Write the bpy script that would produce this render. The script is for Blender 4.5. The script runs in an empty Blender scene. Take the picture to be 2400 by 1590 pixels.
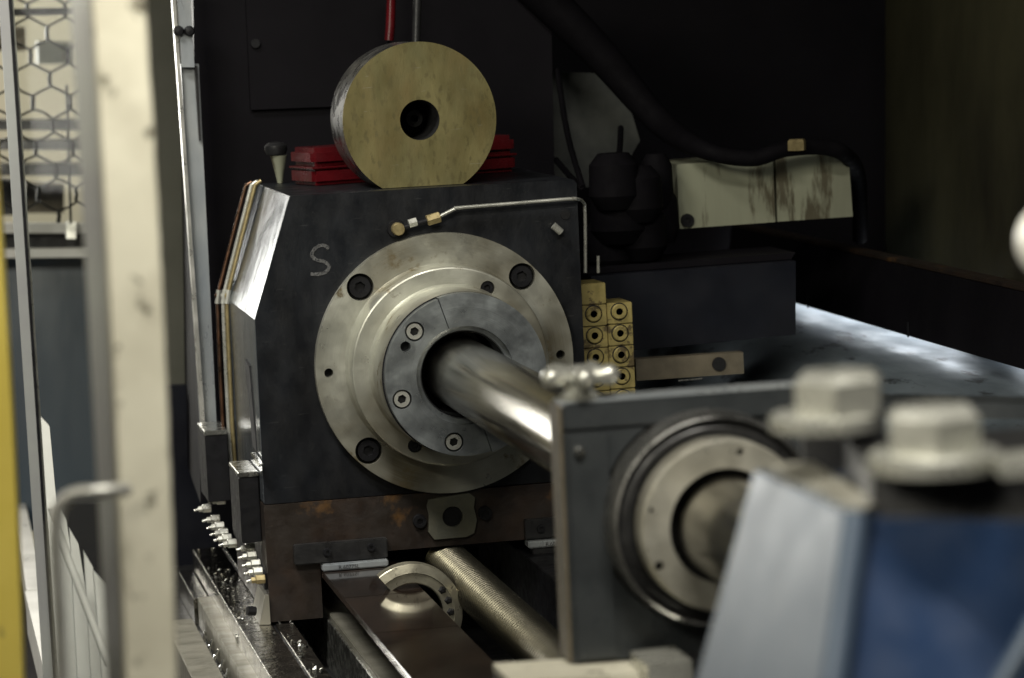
import bpy, bmesh, math, random
import numpy as np
from mathutils import Matrix, Vector
random.seed(7)
sc = bpy.context.scene
col = sc.collection
R = math.radians
# ------------------------------------------------------------------ camera
# axes of the calibrated camera (rows: right, down, forward) in metres; origin = centre of the spindle flange
A = np.array([[0.97756291, -0.2055133, -0.04620662],
              [-0.06763138, -0.09847644, -0.99283855],
              [0.19949126, 0.97368715, -0.11016607]])
CP = np.array([-0.64433044, -3.56652821, 0.42651493])
FP = 7000.0
cam = bpy.data.cameras.new('camera'); camo = bpy.data.objects.new('camera', cam); col.objects.link(camo)
cam.sensor_width = 36; cam.lens = FP / 2400 * 36; cam.clip_start = 0.05; cam.clip_end = 60
M = Matrix.Identity(4)
for i in range(3):
    M[i][0] = A[0][i]; M[i][1] = -A[1][i]; M[i][2] = -A[2][i]; M[i][3] = CP[i]
camo.matrix_world = M
sc.camera = camo
cam.dof.use_dof = True; cam.dof.focus_distance = 3.56; cam.dof.aperture_fstop = 5.6
cam.dof.aperture_blades = 9

def U(px, py, x=None, y=None, z=None):          # photo pixel -> point on a plane of the room
    d = A.T @ np.array([(px - 1200) / FP, (py - 795) / FP, 1.])
    for i, v in enumerate((x, y, z)):
        if v is not None: t = (v - CP[i]) / d[i]
    return Vector(CP + t * d)
def K(px, py, dep):                              # photo pixel + distance -> point
    return Vector(CP + A.T @ np.array([(px - 1200) / FP, (py - 795) / FP, 1.]) * dep)

# ------------------------------------------------------------------ world, lamps, exposure
w = bpy.data.worlds.new('World'); sc.world = w; w.use_nodes = True
w.node_tree.nodes['Background'].inputs[0].default_value = (0.75, 0.85, 1.0, 1)
w.node_tree.nodes['Background'].inputs[1].default_value = 0.006
sc.view_settings.view_transform = 'Standard'; sc.view_settings.look = 'None'
sc.view_settings.exposure = 0; sc.view_settings.gamma = 1

def lamp(name, loc, tgt, sx, sy, power, colr, spread=180):
    l = bpy.data.lights.new(name, 'AREA'); l.shape = 'RECTANGLE'; l.size = sx; l.size_y = sy
    l.energy = power; l.color = colr; l.spread = R(spread)
    o = bpy.data.objects.new(name, l); col.objects.link(o); o.location = loc
    o.rotation_euler = (Vector(tgt) - Vector(loc)).to_track_quat('-Z', 'Y').to_euler()
    return o
# the hall's strip lamp in front of the open guard door, high on the left
lamp('hall_lamp', (-1.7, -2.7, 1.25), (0.0, -0.3, 0.05), 1.2, 0.5, 46, (1.0, 0.95, 0.80))
# tall lit window of the hall behind the machine, to the left
lamp('hall_window', (-1.30, 4.0, 0.62), (-0.9, 0.0, 0.2), 1.4, 1.2, 60, (1.0, 0.98, 0.92))
# lamp over the hall wall behind the machine
lamp('hall_lamp', (-1.3, 2.7, 1.9), (-0.4, 4.2, 0.0), 1.0, 0.4, 62, (1.0, 0.95, 0.82))
# lamp over the operator aisle on the left of the machine
lamp('aisle_lamp', (-1.1, -0.7, 1.7), (-0.50, 0.15, -0.35), 0.9, 0.25, 7, (1.0, 0.97, 0.9), 60)
# strip lamp over the aisle, above the near clamp
lamp('hall_lamp', (-0.15, -2.35, 1.75), (0.0, -1.5, 0.0), 1.0, 0.25, 15, (1.0, 0.96, 0.86), 110)
# small lamp inside the machine above the chute
lamp('machine_lamp', (0.76, 0.50, 0.012), (0.64, 0.50, -0.045), 1.1, 0.04, 0.75, (0.92, 0.96, 1.0))

# ------------------------------------------------------------------ materials
def mat(name, c1, c2=None, sc1=30, rough=0.5, metal=0.0, bump=0.0, bsc=200, rvar=0.15, spots=None, spsc=25, spth=0.62,
        stretch=(1, 1, 1), turned=False, scratch=0.0, spec=0.5, bdist=0.002, coat=0.0, c3=None, sc3=6):
    m = bpy.data.materials.new(name); m.use_nodes = True
    nt = m.node_tree; N = nt.nodes; L = nt.links
    b = N['Principled BSDF']
    b.inputs['Metallic'].default_value = metal
    b.inputs['Specular IOR Level'].default_value = spec
    b.inputs['Coat Weight'].default_value = coat; b.inputs['Coat Roughness'].default_value = 0.12
    geo = N.new('ShaderNodeNewGeometry')
    mp = N.new('ShaderNodeMapping'); mp.inputs['Scale'].default_value = stretch
    L.new(geo.outputs['Position'], mp.inputs[0])
    def noise(s, det=5, r=0.6, src=None):
        n = N.new('ShaderNodeTexNoise'); n.inputs['Scale'].default_value = s; n.inputs['Detail'].default_value = det
        n.inputs['Roughness'].default_value = r; L.new(src or mp.outputs[0], n.inputs['Vector']); return n.outputs['Fac']
    def ramp(f, a, bb, ca=(0, 0, 0, 1), cb=(1, 1, 1, 1)):
        r = N.new('ShaderNodeValToRGB'); r.color_ramp.elements[0].position = a; r.color_ramp.elements[1].position = bb
        r.color_ramp.elements[0].color = ca; r.color_ramp.elements[1].color = cb; L.new(f, r.inputs[0]); return r.outputs[0]
    def mix(f, a, bb):
        x = N.new('ShaderNodeMix'); x.data_type = 'RGBA'
        for k, v in ((0, f), (6, a), (7, bb)):
            if isinstance(v, tuple): x.inputs[k].default_value = (*v[:3], 1)
            elif isinstance(v, (int, float)): x.inputs[k].default_value = v
            else: L.new(v, x.inputs[k])
        return x.outputs[2]
    c2 = c2 or tuple(v * 0.75 for v in c1)
    base = mix(ramp(noise(sc1), 0.35, 0.65), c1, c2)
    if c3: base = mix(ramp(noise(sc3, 3), 0.42, 0.62), base, c3)
    hsrc = noise(bsc, 4)
    if turned:      # concentric tool marks round the spindle axis
        sx = N.new('ShaderNodeSeparateXYZ'); tc = N.new('ShaderNodeTexCoord'); L.new(tc.outputs['Object'], sx.inputs[0])
        def mth(op, a, bb=None):
            q = N.new('ShaderNodeMath'); q.operation = op
            for k, v in enumerate((a, bb)):
                if v is None: continue
                if isinstance(v, (int, float)): q.inputs[k].default_value = v
                else: L.new(v, q.inputs[k])
            return q.outputs[0]
        rr = mth('SQRT', mth('ADD', mth('POWER', sx.outputs[0], 2), mth('POWER', sx.outputs[2], 2)))
        cx = N.new('ShaderNodeCombineXYZ'); L.new(rr, cx.inputs[0]); L.new(mth('MULTIPLY', sx.outputs[1], 1.0), cx.inputs[1])
        ring = noise(900, 2, 0.7, cx.outputs[0])
        base = mix(mth('MULTIPLY', ramp(ring, 0.3, 0.75), 0.35), base, tuple(v * 0.6 for v in c1))
        hsrc = ring
    if spots:
        base = mix(ramp(noise(spsc, 6, 0.65), spth, spth + 0.07), base, spots)
    if scratch:
        mp2 = N.new('ShaderNodeMapping'); mp2.inputs['Rotation'].default_value = (0.2, 0.5, 0.3)
        mp2.inputs['Scale'].default_value = (1, 1, 14); L.new(geo.outputs['Position'], mp2.inputs[0])
        sf = ramp(noise(28, 3, 0.5, mp2.outputs[0]), 0.70, 0.74)
        q = N.new('ShaderNodeMath'); q.operation = 'MULTIPLY'; q.inputs[1].default_value = scratch; L.new(sf, q.inputs[0])
        base = mix(q.outputs[0], base, (0.5, 0.5, 0.48))
    L.new(base, b.inputs['Base Color'])
    lo = max(0.03, rough - rvar); hi = min(1, rough + rvar)
    L.new(ramp(noise(sc1 * 1.7), 0.3, 0.7, (lo, lo, lo, 1), (hi, hi, hi, 1)), b.inputs['Roughness'])
    if bump:
        bp = N.new('ShaderNodeBump'); bp.inputs['Strength'].default_value = bump; bp.inputs['Distance'].default_value = bdist
        L.new(hsrc, bp.inputs['Height']); L.new(bp.outputs[0], b.inputs['Normal'])
    return m

m_blue = mat('dark_blue_machine_paint', (0.0100, 0.0118, 0.0152), (0.0062, 0.0070, 0.0088), 22, 0.45, 0, 0.14, 260, stretch=(1, 1, 0.55), spots=(0.040, 0.040, 0.039), spsc=70, spth=0.67, scratch=0.04, spec=0.35, c3=(0.0055, 0.0058, 0.0068), sc3=7)
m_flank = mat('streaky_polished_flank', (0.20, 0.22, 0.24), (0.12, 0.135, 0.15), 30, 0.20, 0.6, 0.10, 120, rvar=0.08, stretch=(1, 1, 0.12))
m_cream = mat('ground_steel_flange', (0.64, 0.64, 0.56), (0.49, 0.49, 0.42), 16, 0.40, 0.7, 0.10, turned=True, spots=(0.20, 0.165, 0.10), spsc=26, spth=0.60, c3=(0.18, 0.155, 0.10), sc3=6)
m_nose = mat('grey_steel_ring', (0.38, 0.41, 0.42), (0.20, 0.215, 0.225), 26, 0.38, 0.75, 0.12, turned=True, spots=(0.42, 0.42, 0.40), spsc=60, spth=0.66)
m_bar = mat('drawn_steel_bar', (0.40, 0.38, 0.33), (0.24, 0.23, 0.20), 26, 0.20, 1.0, 0.10, 200, stretch=(1, 0.06, 1), rvar=0.08)
m_disc = mat('brassy_plate', (0.225, 0.195, 0.083), (0.155, 0.143, 0.064), 20, 0.42, 0.45, 0.10, 420, stretch=(1, 1, 0.45), spots=(0.150, 0.130, 0.057), spsc=150, spth=0.55, c3=(0.175, 0.138, 0.055), sc3=14, scratch=0.25)
m_steel = mat('bright_steel', (0.62, 0.62, 0.58), (0.45, 0.45, 0.42), 40, 0.25, 0.95, 0.06, 300)
m_nut = mat('zinc_plated_steel', (0.68, 0.68, 0.62), (0.48, 0.48, 0.43), 26, 0.30, 0.62, 0.05, 200, rvar=0.10, spots=(0.20, 0.19, 0.15), spsc=40, spth=0.65)
m_dsteel = mat('dark_oiled_steel', (0.055, 0.055, 0.055), (0.03, 0.03, 0.032), 30, 0.38, 0.6, 0.10, 260)
m_black = mat('black_oxide', (0.010, 0.010, 0.012), (0.007, 0.007, 0.008), 40, 0.5, 0.0, 0.1, 300, spec=0.25)
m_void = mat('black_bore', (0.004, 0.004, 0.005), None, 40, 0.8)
m_rust = mat('rusty_oily_casting', (0.034, 0.021, 0.014), (0.017, 0.012, 0.010), 30, 0.5, 0.1, 0.25, 160, spots=(0.10, 0.052, 0.018), spsc=11, spth=0.56, c3=(0.022, 0.016, 0.012), sc3=9)
m_pad = mat('olive_grey_pad', (0.13, 0.125, 0.09), (0.09, 0.09, 0.07), 40, 0.6, 0.1, 0.2, 300)
m_bed = mat('brown_oily_cover', (0.036, 0.024, 0.018), (0.022, 0.016, 0.013), 20, 0.09, 0.2, 0.01, 60, rvar=0.04, coat=0.6)
m_thread = mat('threaded_steel', (0.34, 0.315, 0.245), (0.28, 0.26, 0.20), 8, 0.26, 1.0, rvar=0.02)
m_way = mat('oily_ground_way', (0.55, 0.53, 0.48), (0.22, 0.21, 0.19), 30, 0.13, 1.0, 1.0, 75, rvar=0.06, stretch=(1, 1.2, 1), spots=(0.03, 0.027, 0.024), spsc=26, spth=0.57, bdist=0.0022)
m_strip = mat('brushed_steel_strip', (0.30, 0.285, 0.235), (0.22, 0.21, 0.17), 12, 0.45, 0.5, 0.04, 200, spots=(0.02, 0.018, 0.015), spsc=45, spth=0.66, stretch=(1, 2.5, 1))
m_copper = mat('tarnished_copper', (0.20, 0.10, 0.06), (0.12, 0.08, 0.055), 40, 0.35, 0.9)
m_brass = mat('dull_brass', (0.42, 0.34, 0.17), (0.30, 0.24, 0.12), 90, 0.42, 0.6, 0.1, 300)
m_yel = mat('yellow_passivated_block', (0.37, 0.30, 0.11), (0.25, 0.205, 0.075), 60, 0.5, 0.25, 0.15, 500, spots=(0.10, 0.075, 0.035), spsc=55, spth=0.54)
m_red = mat('red_plastic', (0.105, 0.006, 0.009), (0.06, 0.004, 0.006), 20, 0.25, 0, 0.03, 80)
m_chalk = mat('white_chalk', (0.13, 0.13, 0.13), (0.05, 0.05, 0.05), 260, 0.9, 0, 0.3, 600, spots=(0.02, 0.022, 0.025), spsc=420, spth=0.53)
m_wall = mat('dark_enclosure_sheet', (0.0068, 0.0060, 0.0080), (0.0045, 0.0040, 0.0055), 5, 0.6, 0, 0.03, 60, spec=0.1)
m_olive = mat('olive_grey_wall', (0.11, 0.11, 0.085), (0.08, 0.08, 0.062), 4, 0.7)
m_greenwall = mat('greenish_enclosure_wall', (0.088, 0.083, 0.048), (0.030, 0.028, 0.019), 1.8, 0.8, spec=0.05)
m_post = mat('cream_chipped_paint', (0.74, 0.71, 0.58), (0.64, 0.61, 0.49), 9, 0.5, 0, 0.2, 60, spots=(0.10, 0.09, 0.06), spsc=34, spth=0.585, c3=(0.58, 0.55, 0.44), sc3=14)
m_postside = mat('grey_seal', (0.34, 0.35, 0.33), (0.28, 0.28, 0.28), 10, 0.6)
m_alu = mat('aluminium_profile', (0.62, 0.61, 0.57), (0.5, 0.5, 0.46), 20, 0.35, 0.7, 0.05, 200, spots=(0.06, 0.06, 0.055), spsc=60, spth=0.72)
m_white = mat('white_lacquered_sheet', (0.78, 0.77, 0.72), (0.68, 0.67, 0.62), 12, 0.4, 0, 0.05, 90, spots=(0.25, 0.24, 0.2), spsc=70, spth=0.72)
m_yellow = mat('yellow_guard_paint', (0.78, 0.62, 0.13), (0.70, 0.55, 0.10), 10, 0.45, 0, 0.05, 60, spots=(0.35, 0.28, 0.08), spsc=25, spth=0.66)
m_bluepanel = mat('grey_blue_panel', (0.045, 0.075, 0.105), (0.03, 0.05, 0.075), 6, 0.4, 0, 0, stretch=(1, 1, 0.2))
m_beige = mat('beige_hall_wall', (0.62, 0.58, 0.46), (0.55, 0.52, 0.40), 2, 0.8)
m_wire = mat('dark_wire', (0.035, 0.035, 0.03), None, 30, 0.4, 0.5)
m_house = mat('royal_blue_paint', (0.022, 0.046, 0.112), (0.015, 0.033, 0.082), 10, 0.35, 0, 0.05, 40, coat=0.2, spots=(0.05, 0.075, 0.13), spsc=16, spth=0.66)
m_pale = mat('lit_housing_blue', (0.058, 0.084, 0.126), (0.046, 0.068, 0.104), 12, 0.4, 0, 0.03, 60, rvar=0.05)  # housing paint made paler; light on its left side put into the colour
m_brk = mat('dark_grey_bracket_paint', (0.050, 0.055, 0.058), (0.030, 0.034, 0.037), 14, 0.34, 0.1, 0.08, 140, spots=(0.12, 0.125, 0.12), spsc=16, spth=0.66)
m_bear = mat('bearing_steel', (0.62, 0.60, 0.52), (0.42, 0.40, 0.33), 22, 0.38, 0.6, 0.05, 200, spots=(0.25, 0.22, 0.16), spsc=30, spth=0.63)
m_collar = mat('burnished_collar', (0.32, 0.315, 0.30), (0.17, 0.17, 0.165), 26, 0.3, 0.85, 0.04, 200)
m_box = mat('grey_painted_cover', (0.29, 0.30, 0.215), (0.21, 0.215, 0.155), 10, 0.6, 0.1, 0.05, 150, spots=(0.085, 0.075, 0.045), spsc=26, spth=0.525, stretch=(1, 1, 0.18))
m_chute = mat('scuffed_sheet_steel', (0.34, 0.40, 0.45), (0.20, 0.245, 0.28), 14, 0.46, 0.6, 0.10, 60, stretch=(1, 0.3, 1), spots=(0.09, 0.10, 0.11), spsc=30, spth=0.58, scratch=0.5)
m_navy = mat('navy_cabinet_paint', (0.0085, 0.0095, 0.0145), (0.0055, 0.006, 0.0095), 10, 0.45, 0, 0.06, 200, spec=0.25)
m_guard = mat('galvanised_guard_edge', (0.44, 0.46, 0.46), (0.28, 0.31, 0.34), 14, 0.35, 0.35, 0.08, 160, stretch=(1, 1, 0.3))
m_rub = mat('black_rubber', (0.0055, 0.0050, 0.0062), None, 40, 0.7, spec=0.05)
m_sheet = mat('grey_hanging_sheet', (0.080, 0.085, 0.078), (0.030, 0.034, 0.034), 14, 0.6, 0, 0.3, 30)
m_plate = mat('lit_edge_and_carton_beige', (0.20, 0.17, 0.12), (0.14, 0.12, 0.085), 40, 0.5, 0.3, 0.1, 300)
m_ink = mat('black_ink', (0.02, 0.02, 0.02), None, 40, 0.6)
m_ringpc = mat('machined_ring', (0.50, 0.47, 0.36), (0.34, 0.32, 0.25), 30, 0.38, 0.7, 0.1, 300)
# clear polycarbonate: mostly see-through, a little sheen
m_glass = bpy.data.materials.new('clear_polycarbonate'); m_glass.use_nodes = True
nt = m_glass.node_tree; nt.nodes.clear()
o_ = nt.nodes.new('ShaderNodeOutputMaterial'); mx = nt.nodes.new('ShaderNodeMixShader'); tr = nt.nodes.new('ShaderNodeBsdfTransparent')
gl = nt.nodes.new('ShaderNodeBsdfGlossy'); gl.inputs['Roughness'].default_value = 0.08; mx.inputs[0].default_value = 0.006
tr.inputs[0].default_value = (0.97, 0.98, 0.975, 1)
nt.links.new(tr.outputs[0], mx.inputs[1]); nt.links.new(gl.outputs[0], mx.inputs[2]); nt.links.new(mx.outputs[0], o_.inputs[0])

# ------------------------------------------------------------------ mesh helpers
def mesh_of(bm, smooth=35):
    bmesh.ops.recalc_face_normals(bm, faces=bm.faces)
    me = bpy.data.meshes.new('m'); bm.to_mesh(me); bm.free()
    if smooth:
        for p in me.polygons: p.use_smooth = True
        me.set_sharp_from_angle(angle=R(smooth))
    return me
def bevel(bm, r, seg=2):
    if r > 0:
        es = [e for e in bm.edges if len(e.link_faces) == 2 and e.calc_face_angle(0) > 0.5]
        bmesh.ops.bevel(bm, geom=es, offset=r, segments=seg, affect='EDGES', clamp_overlap=True)
    return bm
def box(x0, x1, y0, y1, z0, z1, bv=0.0015):
    bm = bmesh.new(); bmesh.ops.create_cube(bm, size=1)
    for v in bm.verts:
        v.co = Vector(((x0 + x1) / 2 + v.co.x * (x1 - x0), (y0 + y1) / 2 + v.co.y * (y1 - y0), (z0 + z1) / 2 + v.co.z * (z1 - z0)))
    return mesh_of(bevel(bm, bv))
def hexa(pts, bv=0.002):                     # 8 points: 4 of one face, 4 of the opposite face
    bm = bmesh.new(); vs = [bm.verts.new(p) for p in pts]
    for f in ((0, 1, 2, 3), (4, 5, 6, 7), (0, 1, 5, 4), (1, 2, 6, 5), (2, 3, 7, 6), (3, 0, 4, 7)): bm.faces.new([vs[i] for i in f])
    return mesh_of(bevel(bm, bv, 3))
def prism(poly, y0, y1, bv=0.0):             # polygon (x, z) drawn along y
    bm = bmesh.new(); a = [bm.verts.new((x, y0, z)) for x, z in poly]; b = [bm.verts.new((x, y1, z)) for x, z in poly]
    bm.faces.new(a); bm.faces.new(b); n = len(a)
    for i in range(n): bm.faces.new((a[i], a[(i + 1) % n], b[(i + 1) % n], b[i]))
    return mesh_of(bevel(bm, bv))
def circ(cx, cz, r, n=32, a0=0): return [(cx + r * math.cos(a0 + 2 * math.pi * i / n), cz + r * math.sin(a0 + 2 * math.pi * i / n)) for i in range(n)]
def plate(outer, holes, y0, y1, rim=0.0):    # front face at y0 with real holes, walls to y1; hole floors stay open
    bm = bmesh.new(); edges = []
    for lp in [outer] + holes:
        a = [bm.verts.new((x, y0, z)) for x, z in lp]; b = [bm.verts.new((x, y1, z)) for x, z in lp]; n = len(a)
        for i in range(n):
            f = bm.faces.new((a[i], a[(i + 1) % n], b[(i + 1) % n], b[i]))
            edges.append(bm.edges.get((a[i], a[(i + 1) % n])))
    r = bmesh.ops.triangle_fill(bm, edges=edges, use_beauty=True, use_dissolve=False)
    return mesh_of(bm, 30)
def lathe(prof, cx=0, cz=0, n=96, axis='y', o=(0, 0, 0)):   # profile (radius, along)
    bm = bmesh.new(); rings = []
    for r, t in prof:
        ring = []
        for i in range(n):
            a = 2 * math.pi * i / n; c, s = r * math.cos(a), r * math.sin(a)
            p = {'y': (cx + c, t, cz + s), 'z': (o[0] + c, o[1] + s, o[2] + t), 'x': (o[0] + t, o[1] + c, o[2] + s)}[axis]
            ring.append(bm.verts.new(p))
        rings.append(ring)
    for a, b in zip(rings, rings[1:]):
        for i in range(n): bm.faces.new((a[i], a[(i + 1) % n], b[(i + 1) % n], b[i]))
    if prof[0][0] > 0: bm.faces.new(rings[0])
    if prof[-1][0] > 0: bm.faces.new(rings[-1])
    return mesh_of(bm, 30)
def openlathe(prof, **k):
    me = lathe(prof, **k); bm = bmesh.new(); bm.from_mesh(me)
    bmesh.ops.delete(bm, geom=[f for f in bm.faces if len(f.verts) > 4], context='FACES_ONLY')
    return mesh_of(bm, 30)
def tube(pts, r, n=10, caps=True, bm=None):
    own = bm is None; bm = bm or bmesh.new(); pts = [Vector(p) for p in pts]; prev = None
    t0 = (pts[1] - pts[0]).normalized(); up = Vector((0, 0, 1)) if abs(t0.z) < 0.9 else Vector((1, 0, 0))
    nrm = t0.cross(up).normalized(); first = None
    for i, p in enumerate(pts):
        t = (pts[min(i + 1, len(pts) - 1)] - pts[max(i - 1, 0)]).normalized()
        nrm = (nrm - t * nrm.dot(t)).normalized(); bn = t.cross(nrm); rr = r[i] if isinstance(r, (list, tuple)) else r
        ring = [bm.verts.new(p + (nrm * math.cos(2 * math.pi * k / n) + bn * math.sin(2 * math.pi * k / n)) * rr) for k in range(n)]
        if prev:
            for k in range(n): bm.faces.new((prev[k], prev[(k + 1) % n], ring[(k + 1) % n], ring[k]))
        first = first or ring; prev = ring
    if caps: bm.faces.new(first); bm.faces.new(prev)
    return mesh_of(bm, 40) if own else bm
def smooth_path(pts, sub=6):
    pts = [Vector(p) for p in pts]; out = []
    for i in range(len(pts) - 1):
        p0, p1, p2, p3 = pts[max(i - 1, 0)], pts[i], pts[i + 1], pts[min(i + 2, len(pts) - 1)]
        for k in range(sub):
            t = k / sub; out.append(0.5 * ((2 * p1) + (p2 - p0) * t + (2 * p0 - 5 * p1 + 4 * p2 - p3) * t * t + (3 * p1 - p0 - 3 * p2 + p3) * t ** 3))
    return out + [pts[-1]]
def beam(p0, p1, wx, wy, bv=0.001):           # bar from p0 to p1, section wx along room x, wy along room y (extends +x, +y)
    p0, p1 = Vector(p0), Vector(p1); a = Vector((wx, 0, 0)); b = Vector((0, wy, 0))
    return hexa([p0, p0 + a, p0 + a + b, p0 + b, p1, p1 + a, p1 + a + b, p1 + b], bv)
# ------------------------------------------------------------------ object helpers
def thing(name, label, cat, loc=(0, 0, 0), group=None):
    o = bpy.data.objects.new(name, None); col.objects.link(o); o.location = loc; o.empty_display_size = 0.02
    o['label'] = label; o['category'] = cat
    if group: o['group'] = group
    return o
def part(name, me, m, parent, at=None, label=None, kind=None):
    o = bpy.data.objects.new(name, me); col.objects.link(o)
    if not me.materials: me.materials.append(m)
    if at is not None: o.location = at
    if parent is not None:
        o.parent = parent
        pm = Matrix.Translation(parent.location)
        o.matrix_parent_inverse = pm.inverted()
    if label: o['label'] = label
    if kind: o['kind'] = kind
    return o
def single(name, me, m, label, cat, group=None):
    o = part(name, me, m, None); o['label'] = label; o['category'] = cat
    if group: o['group'] = group
    return o
def setting(name, me, m):
    o = part(name, me, m, None); o['kind'] = 'structure'; return o
def hexhole(cx, cz, r): return circ(cx, cz, r, 6, 0.3)
_cache = {}
def socket_bolt(R_, r_hex, depth, m):   # cap-screw head, axis y, face at local y=0
    key = (R_, r_hex, depth, m.name)
    if key not in _cache:
        me = plate(circ(0, 0, R_, 28), [circ(0, 0, r_hex, 6, 0.3)], 0.0008, depth); bm = bmesh.new(); bm.from_mesh(me)
        for v in bm.verts:
            q = math.hypot(v.co.x, v.co.z)
            if v.co.y < 0.001 and q > R_ * 0.9: v.co.x *= 0.94; v.co.z *= 0.94; v.co.y = 0.0
            elif v.co.y < 0.001: v.co.y = 0.0
        f = [bm.verts.new((x, depth * 0.45, z)) for x, z in circ(0, 0, r_hex, 6, 0.3)]; bm.faces.new(f)
        me = mesh_of(bm, 30); me.materials.append(m); me.materials.append(m_void)
        me.polygons[len(me.polygons) - 1].material_index = 1
        _cache[key] = me
    return _cache[key]

# ================================================================== SETTING
# unseen panel left of the picture, added to shade the flange and saddle
setting('shade_panel', box(-0.90, -0.88, -2.3, -0.8, -1.0, 0.66, 0.002), m_post)
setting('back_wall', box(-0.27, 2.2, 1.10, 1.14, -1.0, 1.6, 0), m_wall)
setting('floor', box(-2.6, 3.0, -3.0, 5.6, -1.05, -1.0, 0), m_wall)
setting('machine_bed', box(-0.33, 0.9, -1.9, 1.0, -0.60, -0.37, 0.002), m_dsteel)
setting('hall_wall', box(-3.4, 0.6, 4.2, 4.25, -1.0, 2.6, 0), m_beige)

# right-hand enclosure wall, greenish, receding towards the camera
setting('enclosure_wall', hexa([U(2075, -40, y=0.9), U(2075, 720, y=0.9), K(2700, 860, 3.0), K(2700, -40, 3.0)] +
        [p + Vector((0.04, 0.06, 0)) for p in (U(2075, -40, y=0.9), U(2075, 720, y=0.9), K(2700, 860, 3.0), K(2700, -40, 3.0))], 0), m_greenwall)

# ================================================================== HEADSTOCK
HS = thing('headstock', 'dark blue headstock with a big round steel flange and chalk mark S', 'headstock', (0, 0.15, -0.158))
out = [(-0.229, -0.1575), (-0.2278, 0.0677), (-0.1775, 0.214), (0.172, 0.214), (0.1762, 0.209), (0.1765, -0.1575)]
part('body', prism(out, 0, 0.31, 0.0012), m_blue, HS)
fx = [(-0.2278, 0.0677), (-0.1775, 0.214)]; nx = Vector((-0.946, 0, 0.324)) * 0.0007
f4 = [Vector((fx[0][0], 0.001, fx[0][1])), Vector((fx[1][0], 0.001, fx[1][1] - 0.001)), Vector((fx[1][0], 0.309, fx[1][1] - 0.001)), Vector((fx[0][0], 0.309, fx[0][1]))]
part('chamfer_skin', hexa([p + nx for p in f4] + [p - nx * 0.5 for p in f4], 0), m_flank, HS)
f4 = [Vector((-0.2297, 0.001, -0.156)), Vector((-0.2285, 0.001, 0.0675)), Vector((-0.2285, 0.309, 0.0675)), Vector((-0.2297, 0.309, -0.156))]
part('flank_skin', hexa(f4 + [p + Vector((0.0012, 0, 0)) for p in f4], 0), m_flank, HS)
hp = [0.1, -0.1]
holes = [circ(x, z, 0.0166, 28) for x in hp for z in hp] + [circ(-0.1437, -0.0015, 0.0056, 16), circ(0.1437, 0.001, 0.0056, 16)]
fl = part('flange', plate(circ(0, 0, 0.1596, 128), holes, -0.0125, -0.0002), m_cream, HS)
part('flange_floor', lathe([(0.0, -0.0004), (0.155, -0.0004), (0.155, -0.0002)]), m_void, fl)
for x in hp:
    for z in hp:
        part('bolt', socket_bolt(0.0138, 0.0068, 0.009, m_black), m_black, fl, (x, -0.0098, z))
# stepped nose
sb = [(0.1045 * math.cos(R(a)), 0.1045 * math.sin(R(a))) for a in (62, -118, 152, -28)]
nz = part('spindle_nose', plate(circ(0, 0, 0.1185, 120), [circ(0, 0, 0.0955, 96)] + [circ(x, z, 0.0088, 20) for x, z in sb[:2]], -0.050, -0.040), m_cream, HS)
part('nose_step', openlathe([(0.1235, -0.0126), (0.1215, -0.016), (0.1208, -0.020), (0.1208, -0.0475), (0.1202, -0.0492), (0.1185, -0.0499)]), m_cream, nz)
part('nose_collar', openlathe([(0.1006, -0.0501), (0.0986, -0.0535), (0.0978, -0.060), (0.0978, -0.124), (0.0968, -0.1265), (0.094, -0.1268)]), m_cream, nz)
for x, z in sb[:2]: part('bolt', socket_bolt(0.0078, 0.0042, 0.009, m_black), m_black, nz, (x, -0.0475, z))
part('bolt_floor', openlathe([(0.119, -0.041), (0.095, -0.041)]), m_void, nz)
# split clamping ring: two halves with a joint along 107 deg
def half(a0, a1, ri, ro, flat=False, n=48):
    p = [(ro * math.cos(R(a0 + (a1 - a0) * i / n)), ro * math.sin(R(a0 + (a1 - a0) * i / n))) for i in range(n + 1)]
    p += [(ri * math.cos(R(a1 + (a0 - a1) * i / n)), ri * math.sin(R(a1 + (a0 - a1) * i / n))) for i in range(n + 1)]
    return p
scr = [(0.0803 * math.cos(R(a)), 0.0803 * math.sin(R(a))) for a in (136.3, 196.8, 257.3)]
ol = half(107.6, 285.9, 0.0585, 0.0958)
lh = part('clamp_ring_half', plate(ol, [circ(x, z, 0.0116, 24) for x, z in scr] + [circ(-0.0697, 0.0385, 0.0062, 18)], -0.1405, -0.1272), m_nose, HS, label='half of the grey clamping ring with three socket screws')
for x, z in scr: part('screw', socket_bolt(0.0100, 0.0056, 0.010, m_nut), m_nut, lh, (x, -0.1395, z))
rh = part('clamp_ring_half', plate(half(-73.6, 106.9, 0.0585, 0.0972), [], -0.1425, -0.1272), m_nose, HS, label='plain half of the grey clamping ring')
part('groove_ring', openlathe([(0.0845, -0.1427), (0.0838, -0.1436), (0.0830, -0.1427)]), m_nose, rh) if False else None
part('inner_lip', openlathe([(0.0584, -0.1385), (0.0584, -0.134), (0.0575, -0.1335), (0.0530, -0.1335), (0.0520, -0.1325), (0.0520, -0.095), (0.0505, -0.09)]), m_nose, HS)
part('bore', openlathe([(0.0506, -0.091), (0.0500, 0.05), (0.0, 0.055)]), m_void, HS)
part('ring_backing', openlathe([(0.0975, -0.1270), (0.0500, -0.1270)]), m_black, HS)
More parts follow.
